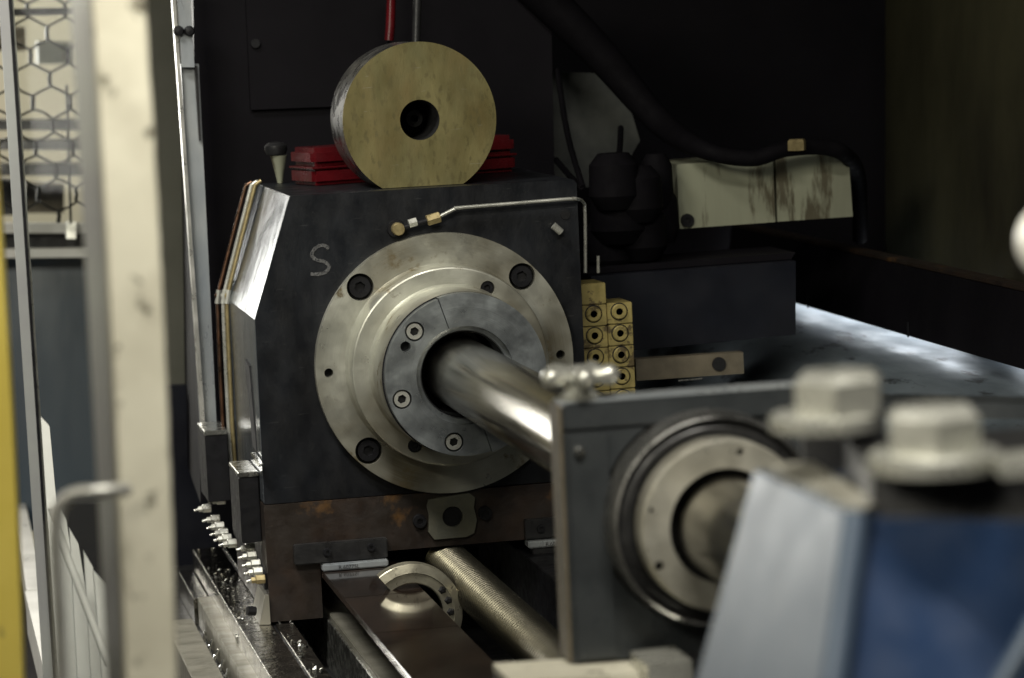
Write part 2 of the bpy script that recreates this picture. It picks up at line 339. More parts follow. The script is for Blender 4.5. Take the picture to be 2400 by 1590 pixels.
# grease line across the face
gl_ = part('grease_line', tube(smooth_path([U(1030, 508, y=-.012), U(1066, 490, y=-.012), U(1075, 487.5, y=-.012), U(1200, 477.5, y=-.012), U(1330, 467, y=-.012), U(1352, 467, y=-.008), U(1366, 474, y=.012), U(1371, 500, y=.02), U(1372, 640, y=.02)], 5), 0.0023), m_nut, HS)
d1 = (U(1030, 508, y=-.012) - U(958, 530, y=-.012)).normalized(); p0 = U(1016, 513, y=-.012)
part('union_nut', tube([p0 - d1 * 0.0085, p0 - d1 * 0.0075, p0 + d1 * 0.0075, p0 + d1 * 0.0085], [0.0062, 0.0072, 0.0072, 0.0062], 6), m_brass, gl_)
p0 = U(967, 522, y=-.012); part('union_nut', tube([p0 - d1 * 0.005, p0 + d1 * 0.005], 0.0056, 6), m_nut, gl_)
part('connector', tube([U(945, 534, y=-.012), U(1010, 515, y=-.012)], 0.0032), m_black, gl_)
q = U(935, 538, y=-.016); part('cap', lathe([(0.0, -0.016), (0.0068, -0.016), (0.0078, -0.0145), (0.0078, 0.0)], q.x, q.z, 28), m_brass, gl_)
part('cap_seat', lathe([(0.0, -0.004), (0.0105, -0.004), (0.0115, -0.0002)], q.x - 0.001, q.z, 28), m_black, gl_)
# small items in the top right corner of the face
q = U(1325, 503, y=0); part('plug', lathe([(0.0, -0.0015), (0.0062, -0.0015), (0.0064, -0.0001)], q.x, q.z, 24), m_void, HS)
part('locating_pin', tube([U(1297, 529, y=-.008), U(1315, 545, y=-.008)], 0.0046, 16), m_nut, HS)
# chalk mark
spts = smooth_path([U(771, 583, y=-.0006), U(757, 575, y=-.0006), U(739, 582, y=-.0006), U(731, 598, y=-.0006), U(741, 609, y=-.0006), U(760, 614, y=-.0006), U(771, 625, y=-.0006), U(763, 638, y=-.0006), U(745, 643, y=-.0006), U(728, 643, y=-.0006)], 6)
bm = bmesh.new(); tube(spts, [0.0021 + 0.0008 * random.random() for _ in spts], 6, True, bm)
for v in bm.verts: v.co.y = -0.0004 - 0.0003 * (v.co.y < -0.0006)
part('chalk_letter', mesh_of(bm), m_chalk, HS, label='chalked letter S')
# black strip on the left flank
part('flank_strip', hexa([U(574, 842, x=-.2305), U(584, 858, x=-.2305), U(601, 1058, x=-.2305), U(592, 1046, x=-.2305)] + [p + Vector((0.003, 0, 0)) for p in (U(574, 842, x=-.2305), U(584, 858, x=-.2305), U(601, 1058, x=-.2305), U(592, 1046, x=-.2305))], 0), m_void, HS)

# ---- saddle under the headstock
SD = thing('saddle', 'rusty brown saddle casting carrying the headstock on the bed ways', 'saddle', (0, 0.15, -0.304))
part('cross_beam', prism([(-0.2305, -0.1585), (0.33, -0.1585), (0.33, -0.2262), (-0.0815, -0.2262), (-0.0815, -0.2255), (-0.1655, -0.2285), (-0.1655, -0.302), (-0.2305, -0.302)], -0.004, 0.33, 0.0012), m_rust, SD)
p8 = []
for i, (x, z) in enumerate([(-0.029, -0.166), (0.022, -0.162), (0.029, -0.168), (0.027, -0.180), (0.030, -0.196), (0.026, -0.212), (0.016, -0.216), (-0.024, -0.216), (-0.031, -0.206), (-0.029, -0.186), (-0.031, -0.174)]): p8.append((x, z))
pd = part('screw_support', plate(p8, [circ(0.0, -0.1895, 0.0128, 24)], -0.0095, -0.0042), m_pad, SD)
part('support_hole', lathe([(0.0, -0.0046), (0.016, -0.0046), (0.016, -0.0043)], 0, -0.1895, 24), m_void, pd)
for x, z in ((-0.041, -0.192), (0.041, -0.1885)):
    part('bolt', socket_bolt(0.0085, 0.004, 0.007, m_black), m_black, SD, (x, -0.011, z))
def seal(x0, x1, z0, z1, screws, lab):
    s = part('wiper_plate', box(x0, x1, -0.016, -0.0045, z0, z1, 0.0012), m_dsteel, SD, label=lab)
    for x in screws: part('screw', socket_bolt(0.0050, 0.0024, 0.004, m_black), m_black, s, (x, -0.0195, (z0 + z1) / 2 + (x - x0) * 0.03))
    return s
seal(-0.198, -0.0835, -0.2325, -0.208, (-0.158, -0.104), 'dark wiper plate over the near guide')
seal(0.089, 0.205, -0.2245, -0.200, (0.108,), 'dark wiper plate over the far guide')
def carriage(x0, x1, z1, txt, tx):
    c = part('guide_carriage', box(x0, x1, -0.022, 0.0, z1 - 0.0085, z1, 0.0015), m_guard, SD)
    part('carriage_skirt', box(x0 + 0.006, x1 - 0.001, -0.0195, 0.0, z1 - 0.018, z1 - 0.0092, 0.0015), m_dsteel, c)
    cu = bpy.data.curves.new('t', 'FONT'); cu.body = txt; cu.size = 0.0068; cu.extrude = 0.0001
    to = bpy.data.objects.new('t', cu); col.objects.link(to); bpy.context.view_layer.update()
    me = bpy.data.meshes.new_from_object(to); bpy.data.objects.remove(to)
    me.transform(Matrix.Translation((tx, -0.0223, z1 - 0.0072)) @ Matrix.Rotation(R(90), 4, 'X'))
    part('lettering', me, m_ink, c)
carriage(-0.1655, -0.0845, -0.2335, 'R.60775L', -0.146)
carriage(0.0905, 0.20, -0.2262, 'R.60775', 0.112)

# ================================================================== WORK BAR
single('steel_bar', lathe([(0.0, 0.03), (0.0415, 0.03), (0.0415, -1.56), (0.0400, -1.562), (0.0, -1.562)], 0, 0, 96), m_bar, 'thick round steel bar running from the spindle through the steady bracket', 'bar')

# ================================================================== DISC + TOP ITEMS
DC = thing('disc_weight', 'brassy round disc with a centre hole standing on the headstock', 'disc', (-0.0065, 0.09, 0.214))
dz = 0.2955; dx = -0.0085; rr = 0.0952
a0 = math.asin((dz - 0.2146) / rr)
dl = [(dx + rr * math.cos(-math.pi / 2 + t), dz + rr * math.sin(-math.pi / 2 + t)) for t in np.linspace(math.pi / 2 - a0, 2 * math.pi - (math.pi / 2 - a0), 110)]
dl = [(x, max(z, 0.2146)) for x, z in dl]
dp = part('face_plate', plate(dl, [circ(dx, dz, 0.0247, 40)], 0.035, 0.0372), m_disc, DC)
part('drum', plate([(dx + (x - dx) * 0.997, dz + (z - dz) * 0.997) for x, z in dl], [circ(dx, dz, 0.0247, 40)], 0.0373, 0.140), m_collar, DC)
part('hub', openlathe([(0.0246, 0.0375), (0.0240, 0.13), (0.0, 0.131)], cx=dx, cz=dz, n=40), m_void, DC)
part('hub_bolt', socket_bolt(0.011, 0.005, 0.02, m_dsteel), m_dsteel, DC, (dx + 0.004, 0.095, dz))

RB = thing('red_case', 'glossy red plastic case lying behind the brassy disc', 'case', (0.0, 0.22, 0.2145))
def rot_box(c, ang, lx, ly, z0, z1, bv):
    me = box(-lx / 2, lx / 2, -ly / 2, ly / 2, z0, z1, bv); me.transform(Matrix.Translation((c[0], c[1], 0)) @ Matrix.Rotation(ang, 4, 'Z')); return me
ang = R(15); cc = (0.005, 0.245)
part('case_bottom', rot_box(cc, ang, 0.288, 0.075, 0.2147, 0.2378, 0.005), m_red, RB)
part('case_lid', rot_box(cc, ang, 0.288, 0.075, 0.2384, 0.262, 0.006), m_red, RB)
part('seam_rim', rot_box(cc, ang, 0.2905, 0.0775, 0.2352, 0.2382, 0.001), m_red, RB)
OC = thing('oil_cup', 'small oil cup with pale cone and dark knob beside the red case', 'oil cup', (-0.152, 0.27, 0.214))
q = U(656, 425, y=0.285)
part('cone', lathe([(0.0, 0.0), (0.0035, 0.0), (0.0055, 0.012), (0.0105, 0.034), (0.0112, 0.036), (0.0, 0.036)], axis='z', o=(q.x, 0.285, 0.2145), n=24), m_box, OC)
part('knob', lathe([(0.0, 0.0365), (0.0125, 0.0375), (0.0150, 0.043), (0.0145, 0.049), (0.010, 0.053), (0.0, 0.054)], axis='z', o=(q.x - 0.003, 0.285, 0.2145), n=24), m_dsteel, OC)

# copper pipes along the flank
def pipe(dy, off, lab, m):
    y = 0.27 + dy
    pts = [U(612 - off, 424 + off * 0.15, y=y), U(600 - off, 434 + off * 0.1, y=y), U(592 - off, 458, y=y), U(536 - off * 1.05, 682, y=y), U(532 - off * 1.02, 710, y=y), U(545 - off, 1000, y=y), U(556 - off * 0.8, 1150, y=y)]
    t = thing('lubrication_pipe', lab, 'pipe', pts[-1], 'pipes along the headstock flank')
    part('tube', tube(smooth_path(pts, 6), 0.0026, 10), m, t)
    c0 = pts[3].lerp(pts[4], 0.5); dd = (pts[4] - pts[3]).normalized()
    part('coupling', tube([c0 - dd * 0.009, c0 + dd * 0.009], 0.0036, 8), m_nut, t)
pipe(0.0, 0, 'nearest pipe of the bundle beside the bright chamfer', m_brass)
pipe(0.002, 9, 'middle pipe of the bundle beside the bright chamfer', m_nut)
pipe(0.012, 22, 'leftmost copper pipe of the bundle beside the bright chamfer', m_copper)

# ================================================================== LEFT FITTINGS
def vblock(x0, x1, y0, y1, z0, z1, lab):
    t = thing('manifold_block', lab, 'block', ((x0 + x1) / 2, (y0 + y1) / 2, z0), 'oil manifold blocks left of the headstock')
    part('body', box(x0, x1, y0, y1, z0, z1 - 0.0065, 0.001), m_black, t)
    part('cap', box(x0 - 0.0005, x1 + 0.0005, y0 - 0.0005, y1, z1 - 0.006, z1, 0.001), m_steel, t)
vblock(-0.272, -0.243, 0.25, 0.34, -0.19, -0.097, 'rear dark manifold block with bright top, left of the pipes')
vblock(-0.2555, -0.2312, 0.03, 0.13, -0.208, -0.121, 'front dark manifold block with bright top against the headstock corner')
single('bracket_tab', hexa([U(594, 1062, x=-.2315), U(598, 1060, x=-.2315), U(618, 1088, x=-.2315), U(612, 1094, x=-.2315)] + [p + Vector((-.004, 0, 0)) for p in (U(594, 1062, x=-.2315), U(598, 1060, x=-.2315), U(618, 1088, x=-.2315), U(612, 1094, x=-.2315))], 0), m_steel, 'small bright bent tab above the front manifold block', 'tab')
fit = [(614, 1358, 0.0), (608, 1340, 0.015), (603, 1322, 0.03), (594, 1303, 0.045), (590, 1284, 0.06), (548, 1274, 0.15), (536, 1262, 0.19), (528, 1249, 0.22), (519, 1234, 0.25), (509, 1217, 0.28), (489, 1192, 0.32), (522, 1173, 0.30)]
ords = ['frontmost', 'second', 'third', 'fourth', 'fifth', 'sixth', 'seventh', 'eighth', 'ninth', 'tenth', 'leftmost rear', 'topmost rear']
for i, (px, py, y) in enumerate(fit):
    q = U(px - 8, py, y=y); x, z = q.x, q.z
    lab = ('%s pipe fitting from the camera in the row on the saddle side' if i < 10 else '%s pipe fitting in the row on the saddle side') % ords[i]
    t = thing('pipe_fitting', lab, 'fitting', (x, y, z), 'fittings on the saddle side')
    mm = m_brass if i == 0 else m_nut
    part('hex_body', tube([(x + 0.008, y, z), (x + 0.0072, y, z), (x - 0.003, y, z), (x - 0.0038, y, z)], [0.0052, 0.0060, 0.0060, 0.0052], 6), mm, t)
    part('nut', tube([(x - 0.004, y, z - 0.0003), (x - 0.0090, y, z - 0.0006)], 0.0040, 6), mm, t)
    part('stub_pipe', tube([(x - 0.009, y, z - 0.0006), (x - 0.0150, y, z - 0.002)], 0.0021), m_steel, t)
FM = thing('fitting_manifold', 'dark manifold bar carrying the row of pipe fittings', 'manifold', (-0.24, 0.1, -0.25))
p_, q_ = U(618, 1345, y=0.004), U(545, 1215, y=0.30)
part('bar', hexa([p_, p_ + Vector((0.014, 0, 0)), p_ + Vector((0.014, 0, -0.02)), p_ + Vector((0, 0, -0.02)), q_, q_ + Vector((0.014, 0, 0)), q_ + Vector((0.014, 0, -0.02)), q_ + Vector((0, 0, -0.02))], 0.001), m_black, FM)

# ================================================================== BED WAYS (shared things along y)
BW = thing('slideway', 'oily bright slideway under the rusty saddle foot', 'slideway', (-0.235, 0, -0.36))
part('outer_way', box(-0.2685, -0.2280, -1.2, 0.56, -0.369, -0.3040, 0.0012), m_way, BW)
part('inner_way', box(-0.2255, -0.2030, -1.2, 0.56, -0.369, -0.3035, 0.0012), m_way, BW)
part('groove', box(-0.2280, -0.2255, -1.2, 0.56, -0.369, -0.3065, 0), m_black, BW)
part('wedge', hexa([(-0.2440, -0.006, -0.3035), (-0.2308, -0.010, -0.3035), (-0.2308, 0.06, -0.3035), (-0.2440, 0.075, -0.3035), (-0.2350, -0.004, -0.268), (-0.2308, -0.008, -0.268), (-0.2308, 0.06, -0.268), (-0.2350, 0.07, -0.268)], 0.001), m_strip, BW)
part('wedge_screw', tube([(-0.246, 0.012, -0.290), (-0.256, 0.010, -0.288)], 0.0058, 8), m_black, BW)
S2 = thing('cover_strip', 'narrow brushed strip beside the oily slideway', 'strip', (-0.274, -0.3, -0.37))
part('strip', box(-0.2855, -0.2625, -1.2, 0.34, -0.369, -0.3300, 0.001), m_strip, S2)
part('strip_rear', box(-0.2900, -0.2705, 0.345, 0.56, -0.369, -0.3330, 0.001), m_way, S2)
for y in (0.02, -0.25): part('clip', box(-0.2622, -0.2690 + 0.0002, y, y + 0.016, -0.36, -0.322, 0.001), m_steel, S2)
S3 = thing('cover_strip', 'outermost brushed strip, furthest left of the bed strips', 'strip', (-0.315, -0.3, -0.37))
part('strip', box(-0.334, -0.2975, -1.2, 0.30, -0.40, -0.3500, 0.001), m_strip, S3)
for i in range(9):
    y = 0.20 - i * 0.06 + random.uniform(-0.01, 0.01)
    single('metal_chip', tube(smooth_path([(-0.2925, y, -0.362), (-0.2880 + random.uniform(-.004, .002), y + 0.006, -0.350), (-0.2895, y + 0.014, -0.356), (-0.294, y + 0.010, -0.362)], 4), 0.0018, 6), m_steel, 'tiny bright swarf chip lying between the brushed strips', 'chip', 'swarf chips between the strips')
bm = bmesh.new(); random.seed(5)
for i in range(150):
    x = random.uniform(-0.267, -0.231) if i % 4 else random.uniform(-0.224, -0.205); y = random.gauss(0.16, 0.16) if i % 4 else random.uniform(-0.5, 0.0)
    L_ = random.uniform(0.0008, 0.0028); a_ = random.uniform(0, 6.28); z0 = -0.3030
    d1 = Vector((math.cos(a_), math.sin(a_), random.uniform(-.2, .5))) * L_; d2 = Vector((-math.sin(a_), math.cos(a_), random.uniform(-.3, .6))) * L_ * random.uniform(.3, .8)
    p = Vector((x, min(y, 0.54), z0)); q = [p - d1 - d2, p + d1 - d2, p + d1 * .7 + d2 + Vector((0, 0, L_ * .6)), p - d1 + d2]
    va = [bm.verts.new(v) for v in q]; vb = [bm.verts.new(v + Vector((0, 0, 0.0005))) for v in q]
    bm.faces.new(va); bm.faces.new(vb)
    for k in range(4): bm.faces.new((va[k], va[(k + 1) % 4], vb[(k + 1) % 4], vb[k]))
sw = part('swarf', mesh_of(bm, 0), m_steel, None); sw['label'] = 'fine bright swarf flakes scattered on the oily slideway'; sw['category'] = 'swarf'; sw['kind'] = 'stuff'
IR = thing('inner_rail', 'polished inner rail below the edge of the brown cover', 'rail', (-0.13, -0.3, -0.37))
part('rail_top', box(-0.1560, -0.108, -1.2, 0.30, -0.345, -0.3000, 0.001), m_strip, IR)
part('rail_edge', box(-0.1600, -0.1565, -1.2, 0.30, -0.369, -0.306, 0.0008), m_steel, IR)
CV = thing('bed_cover', 'flat brown oily cover plates between the ways and the screw', 'cover', (-0.1, -0.3, -0.37))
XC = U(1006, 1396, z=-.243).x
yy = [0.28, -0.02, -0.19, -0.40, -0.70, -1.10]
for a, b in zip(yy, yy[1:]):
    part('cover_plate', box(-0.1650, XC, b + 0.0006, a - 0.0006, -0.2515, -0.2430, 0.0008), m_bed, CV)
part('support_web', box(-0.104, XC - 0.01, -1.1, 0.28, -0.369, -0.2516, 0), m_black, CV)
part('far_plate', box(0.085, 0.30, -1.0, 0.28, -0.369, -0.243, 0.001), m_black, CV)

# lead screw with a fine thread
LS = thing('lead_screw', 'long threaded lead screw under the spindle', 'lead screw', (0, -0.4, -0.27))
prof = [(0.0, 0.05), (0.0235, 0.05)]; y = 0.05
while y > -1.02:
    prof += [(0.0275, y - 0.0014), (0.0275, y - 0.0038), (0.0238, y - 0.0054), (0.0238, y - 0.0076)]; y -= 0.0090
prof += [(0.0, y)]
part('thread', lathe(prof, 0.0, -0.256, 48), m_thread, LS)

# half of a split ring leaning over the edge of the cover
SR = thing('split_ring', 'machined half ring leaning between the brown cover and the lead screw', 'ring segment', U(900, 1386, z=-.243))
yr = U(903, 1384, z=-.2428).y
c = U(966, 1441, y=yr); ro = 0.0605; ri = 0.0372
bm = bmesh.new(); n = 48; rings = []
for i in range(n + 1):
    t = R(128 + (-24 - 128) * i / n); e = Vector((math.cos(t), 0, math.sin(t)))
    rings.append([bm.verts.new(c + e * r_ + Vector((0, h, 0))) for r_, h in ((ro, 0.016), (ro, -0.001), (ro * 0.985, -0.002), (ro * 0.83, -0.005), (ro * 0.82, -0.0035), (ri * 1.04, -0.0035), (ri, -0.002), (ri, 0.016))])
for a, b in zip(rings, rings[1:]):
    for k in range(8): bm.faces.new((a[k], a[(k + 1) % 8], b[(k + 1) % 8], b[k]))
bm.faces.new(rings[0]); bm.faces.new(rings[-1])
part('ring_body', mesh_of(bm, 30), m_ringpc, SR)
for a in (36, 18, 0):
    e = Vector((math.cos(R(a)), 0, math.sin(R(a)))); pc = c + e * 0.0455
    part('tooth', tube([pc + Vector((0, -0.0030, 0)), pc + Vector((0, -0.0055, 0))], [0.0058, 0.0025], 5), m_dsteel, SR)

# ================================================================== STEADY BRACKET
BR = thing('steady_bracket', 'dark grey square bracket holding the round bearing on the bar', 'bracket', (0, -1.15, -0.115))
bpl = [(-0.119, -0.1150), (0.119, -0.1150), (0.119, 0.0775), (-0.119, 0.0775)]
yb0, yb1 = -1.195, -1.158
# body: rectangle with the upper half of the bore open
th = [R(180 + 0 * i) for i in range(1)]
ub = []
for i in range(61):
    a = R(121.5 + (418.5 - 121.5) * i / 60); ub.append((0.0915 * math.cos(a), 0.0915 * math.sin(a)))
bod = [(-0.119, -0.1150), (-0.119, 0.0775), ] + [(ub[0][0], 0.0775)] + ub + [(ub[-1][0], 0.0775), (0.119, 0.0775), (0.119, -0.1150)]
part('frame', prism(bod, yb0, yb1, 0.0), m_brk, BR)
part('lit_edge_strip', box(-0.1222, -0.1192, yb0 + 0.001, yb1, -0.1150, 0.1000, 0.001), m_plate, BR)  # left side of the bracket, lightened in colour as if lit
part('lid', box(-0.119, 0.119, yb0 - 0.0015, yb1, 0.0792, 0.1005, 0.0015), m_brk, BR)
part('lid_edge', box(-0.119, 0.119, yb0 + 0.0015, yb1 - 0.001, 0.1006, 0.1028, 0.0008), m_guard, BR)
part('column_face', box(-0.1165, -0.082, yb0 - 0.0035, yb0 - 0.0002, -0.113, 0.076, 0.0012), m_brk, BR)
q = U(1355, 1058, y=yb0)
part('rivet', lathe([(0.0, yb0 - 0.0085), (0.0035, yb0 - 0.008), (0.0052, yb0 - 0.004), (0.0052, yb0 - 0.0035)], q.x, q.z, 20), m_steel, BR)
BE = thing('bearing', 'round steel bearing with cream face ring clamped in the bracket', 'bearing', (0, -1.2, -0.09))
part('outer_race', openlathe([(0.0895, -1.165), (0.0895, -1.222), (0.0872, -1.2275), (0.0850, -1.2285), (0.0846, -1.220)], n=96), m_collar, BE)
part('seal_ring', openlathe([(0.0847, -1.2215), (0.0800, -1.2225), (0.0770, -1.2245), (0.0711, -1.2245)], n=96), m_dsteel, BE)
fh = [(-0.0150, 0.0602), (-0.0585, -0.0050), (-0.0545, -0.0465), (0.055, 0.030)]
U1 = [U(1735, 1060, y=-1.254), U(1527, 1197, y=-1.254), U(1546, 1328, y=-1.254)]
fc = part('face_ring', plate(circ(0, 0, 0.0690, 96), [circ(0, 0, 0.0475, 72)] + [circ(p.x, p.z, r_, 16) for p, r_ in zip(U1, (0.0030, 0.0022, 0.0042))], -1.254, -1.247), m_bear, BE)
part('face_rim', openlathe([(0.0690, -1.2538), (0.0712, -1.251), (0.0712, -1.231)], n=96), m_bear, fc)
part('face_floor', openlathe([(0.0689, -1.2475), (0.0500, -1.2475)], n=72), m_void, fc)
part('gap', openlathe([(0.0500, -1.2476), (0.0417, -1.2400), (0.0417, -1.2300)], n=72), m_void, BE)
# star-grip screw on the bracket corner
KN = thing('star_knob', 'bright star-grip knob on the top corner of the bracket', 'knob', (-0.106, -1.14, 0.103))
kx, ky = -0.1005, -1.178
part('stem', lathe([(0.0, 0.0), (0.0165, 0.0), (0.0165, 0.004), (0.0130, 0.006), (0.0125, 0.0125), (0.0095, 0.014), (0.0095, 0.0165), (0.0, 0.0165)], axis='z', o=(kx, ky, 0.1030), n=32), m_nut, KN)
kr = part('hub', lathe([(0.0, 0.0135), (0.015, 0.0140), (0.0175, 0.0175), (0.0165, 0.0225), (0.0085, 0.0275), (0.0, 0.0285)], axis='z', o=(kx, ky, 0.1030), n=32), m_nut, KN)
for k in range(5):
    a = R(195 + 72 * k); e = Vector((math.cos(a), math.sin(a), 0)); c0 = Vector((kx, ky, 0.1030 + 0.0195))
    part('lobe', tube([c0 + e * 0.010, c0 + e * 0.020, c0 + e * 0.027, c0 + e * 0.0315, c0 + e * 0.034], [0.0072, 0.0080, 0.0088, 0.0068, 0.002], 16), m_nut, KN)
# ledge at the foot of the bracket
LG = thing('foot_rail', 'pale painted foot rail below the bracket', 'rail', (-0.06, -1.25, -0.13))
a, b = U(1195, 1596, y=-1.24), U(1520, 1576, y=-1.24)
part('rail', hexa([a, b, b + Vector((0, 0.07, 0)), a + Vector((0, 0.07, 0))] + [p + Vector((0, 0, -0.006)) for p in (a, b, b + Vector((0, 0.07, 0)), a + Vector((0, 0.07, 0)))], 0.002), m_post, LG)
bk = [p + Vector((0, 0.002, -0.0062)) for p in (a, b, b + Vector((0, 0.066, 0)), a + Vector((0, 0.066, 0)))]
part('rail_web', hexa(bk + [p + Vector((0, 0, -0.05)) for p in bk], 0.001), m_rust, LG)
for i in range(9):
    p = a.lerp(b, (i + 0.5) / 9) + Vector((0, -0.0006, -0.0062)); w_ = 0.003 + 0.004 * random.random(); h_ = 0.002 + 0.006 * random.random()
    part('paint_run', prism([(p.x - w_, p.z), (p.x + w_, p.z), (p.x + w_ * 0.5, p.z - h_), (p.x - w_ * 0.4, p.z - h_ * 0.8)], p.y, p.y + 0.0025), m_post, LG)
a, b = U(1519, 1562, y=-1.27), U(1622, 1548, y=-1.27)
single('clamp_block', hexa([a, b, b + Vector((0, 0.06, 0)), a + Vector((0, 0.06, 0))] + [p + Vector((0, 0, -0.05)) for p in (a, b, b + Vector((0, 0.06, 0)), a + Vector((0, 0.06, 0)))], 0.003), m_nut, 'small steel clamp block at the end of the foot rail', 'block')

# ================================================================== NEAR RIGHT: BLUE HOUSING AND CLAMP NUTS
BH = thing('blue_housing', 'blue motor housing with its lit slanting side painted pale, close on the right', 'housing', K(2000, 1700, 1.75))
tl = K(1768, 1105, 1.86); tf = K(1992, 1212, 1.66); bl = K(1598, 1720, 1.86)
nn_ = (tf - tl).cross(bl - tl).normalized(); cpv = Vector(CP); dv = K(1925, 1720, 1.0) - cpv; bf = cpv + dv * ((tl - cpv).dot(nn_) / dv.dot(nn_))
tb = K(2600, 1230, 1.62); bb2 = K(2600, 1740, 1.62); tbr = K(2600, 1090, 1.9); bbr = K(2600, 1700, 1.9)
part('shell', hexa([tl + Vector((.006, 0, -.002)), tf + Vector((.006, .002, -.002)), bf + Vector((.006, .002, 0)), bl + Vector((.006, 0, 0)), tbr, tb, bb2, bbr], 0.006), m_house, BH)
part('side_cover', hexa([tl, tf, bf, bl] + [p + Vector((0.006, 0.002, 0)) for p in (tl, tf, bf, bl)], 0.002), m_pale, BH)  # left face of the shell, its light put into the paler paint
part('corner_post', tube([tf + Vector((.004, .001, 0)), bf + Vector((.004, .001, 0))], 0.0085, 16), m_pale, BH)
e1, e2, e3, e4 = K(1790, 1088, 1.87), K(2012, 1196, 1.66), K(2060, 1180, 1.68), K(1905, 1082, 1.84)
part('top_rim', hexa([e1, e2, e3, e4] + [p + Vector((0.001, 0, -0.012)) for p in (e1, e2, e3, e4)], 0.003), m_bear, BH)
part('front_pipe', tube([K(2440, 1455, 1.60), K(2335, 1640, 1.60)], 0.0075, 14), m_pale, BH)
CL = thing('clamp_plate', 'dark steel clamp plate on top of the blue housing', 'plate', K(2200, 1200, 1.7))
pp = [K(2046, 1112, 1.68), K(2520, 1085, 1.64), K(2520, 1225, 1.64), K(2040, 1222, 1.68)]
part('plate', hexa(pp + [p + Vector((0.03, 0.14, 0.0)) for p in pp], 0.004), m_dsteel, CL)
p2 = [K(1880, 1015, 1.86), K(2075, 1000, 1.86), K(2075, 1100, 1.86), K(1880, 1105, 1.86)]
part('rear_block', hexa(p2 + [p + Vector((0.03, 0.10, 0.0)) for p in p2], 0.004), m_dsteel, CL)
p2 = [K(2345, 1090, 1.6), K(2500, 1075, 1.6), K(2500, 1115, 1.6), K(2345, 1122, 1.6)]
part('step', hexa(p2 + [p + Vector((0.01, 0.04, 0.0)) for p in p2], 0.003), m_nut, CL)
def hexnut(name, c, rr_, h, rw, hw, lab, rot, woff=(0, 0, 0)):
    t = thing(name, lab, 'nut', c, 'clamp nuts on the near plate')
    me = lathe([(0.0, hw + h), (rr_ * 0.80, hw + h), (rr_, hw + h - 0.005), (rr_, hw), (0.0, hw)], axis='z', o=(0, 0, 0), n=6)
    me.transform(Matrix.Translation(c) @ Matrix.Rotation(rot, 4, 'Z')); part('hexagon', me, m_nut, t)
    part('washer', lathe([(0.0, 0.0), (rw, 0.0), (rw, hw * 0.8), (rw - 0.003, hw), (0.0, hw)], axis='z', o=c + Vector(woff), n=40), m_nut, t)
hexnut('hex_nut', K(1968, 1000, 1.80), 0.0290, 0.0240, 0.0335, 0.0095, 'left hex nut with wide washer, nearest the bracket', R(8), (-0.009, 0, 0))
hexnut('hex_nut', K(2192, 1098, 1.66), 0.0280, 0.0240, 0.0370, 0.0105, 'right hex nut with wide washer, above the blue paint', R(14))
p2 = [K(1830, 935, 2.6), K(2500, 950, 2.6), K(2500, 985, 2.6), K(1830, 975, 2.6)]
single('rear_beam', hexa(p2 + [p + Vector((0.0, 0.06, 0.0)) for p in p2], 0.002), m_brk, 'grey beam behind the clamp nuts running off to the right', 'beam')

# ================================================================== RIGHT BACKGROUND
YB = thing('grease_distributor', 'yellow grease distributor of stacked socket blocks right of the headstock', 'distributor', (0.2, 0.06, -0.1))
bw = 0.0; rowh = 0.0271
def yblock(x0, x1, z1, sock, dx_=0.0):
    c = part('block', box(x0, x1, 0.03 + dx_, 0.09, z1 - rowh + 0.0006, z1 - 0.0004, 0.0008), m_yel, YB)
    if sock:
        cx_, cz_ = (x0 + x1) / 2 - 0.001, z1 - rowh * 0.42
        part('socket', openlathe([(0.0098, 0.0302 + dx_), (0.0098, 0.0285 + dx_), (0.0085, 0.0270 + dx_), (0.0045, 0.0270 + dx_), (0.0042, 0.029 + dx_)], cx=cx_, cz=cz_, n=24), m_yel, c)
        part('socket_seat', openlathe([(0.0112, 0.0299 + dx_), (0.0098, 0.0297 + dx_)], cx=cx_, cz=cz_, n=24), m_black, c)
        part('socket_hole', lathe([(0.0, 0.0285 + dx_), (0.0044, 0.0285 + dx_)], cx_, cz_, 20), m_void, c)
for i in range(8): yblock(0.2152, 0.2470, 0.0560 - i * rowh, True)
for i in range(9): yblock(0.1830, 0.2146, 0.0820 - i * rowh, i > 0, 0.002)
part('nipple', tube([U(1402, 640, y=.05), U(1402, 600, y=.05)], 0.0022), m_nut, YB)
for i in range(5): part('side_nipple', tube([(0.2471, 0.045, 0.0400 - i * rowh), (0.2500, 0.045, 0.0400 - i * rowh)], 0.002, 8), m_nut, YB)
NC = thing('drive_cabinet', 'dark navy cabinet behind the yellow distributor', 'cabinet', (0.4, 0.3, -0.1))
a, b = U(1385, 648, y=.2), U(1865, 612, y=.2); c_, d_ = U(1865, 785, y=.2), U(1385, 832, y=.2)
part('front', hexa([a, b, c_, d_] + [p + Vector((0, 0.18, 0)) for p in (a, b, c_, d_)], 0.004), m_navy, NC)
a2, b2 = U(1385, 628, y=.22), U(1865, 592, y=.22)
part('ledge', hexa([a2, b2, b + Vector((0, .02, .001)), a + Vector((0, .02, .001))] + [p + Vector((0, 0.12, 0)) for p in (a2, b2, b + Vector((0, .02, .001)), a + Vector((0, .02, .001)))], 0.001), m_wall, NC)
a, b, c_, d_ = U(1490, 843, y=.16), U(1742, 826, y=.16), U(1744, 876, y=.16), U(1492, 893, y=.16)
BP = thing('worn_plate', 'worn beige plate with a dark hole under the navy cabinet', 'plate', d_)
part('plate', hexa([a, b, c_, d_] + [p + Vector((0, 0.02, 0)) for p in (a, b, c_, d_)], 0.001), m_plate, BP)
q = U(1686, 854, y=.157); part('hole', lathe([(0.0, 0.1570), (0.0090, 0.1570), (0.0092, 0.1598)], q.x, q.z, 24), m_void, BP)
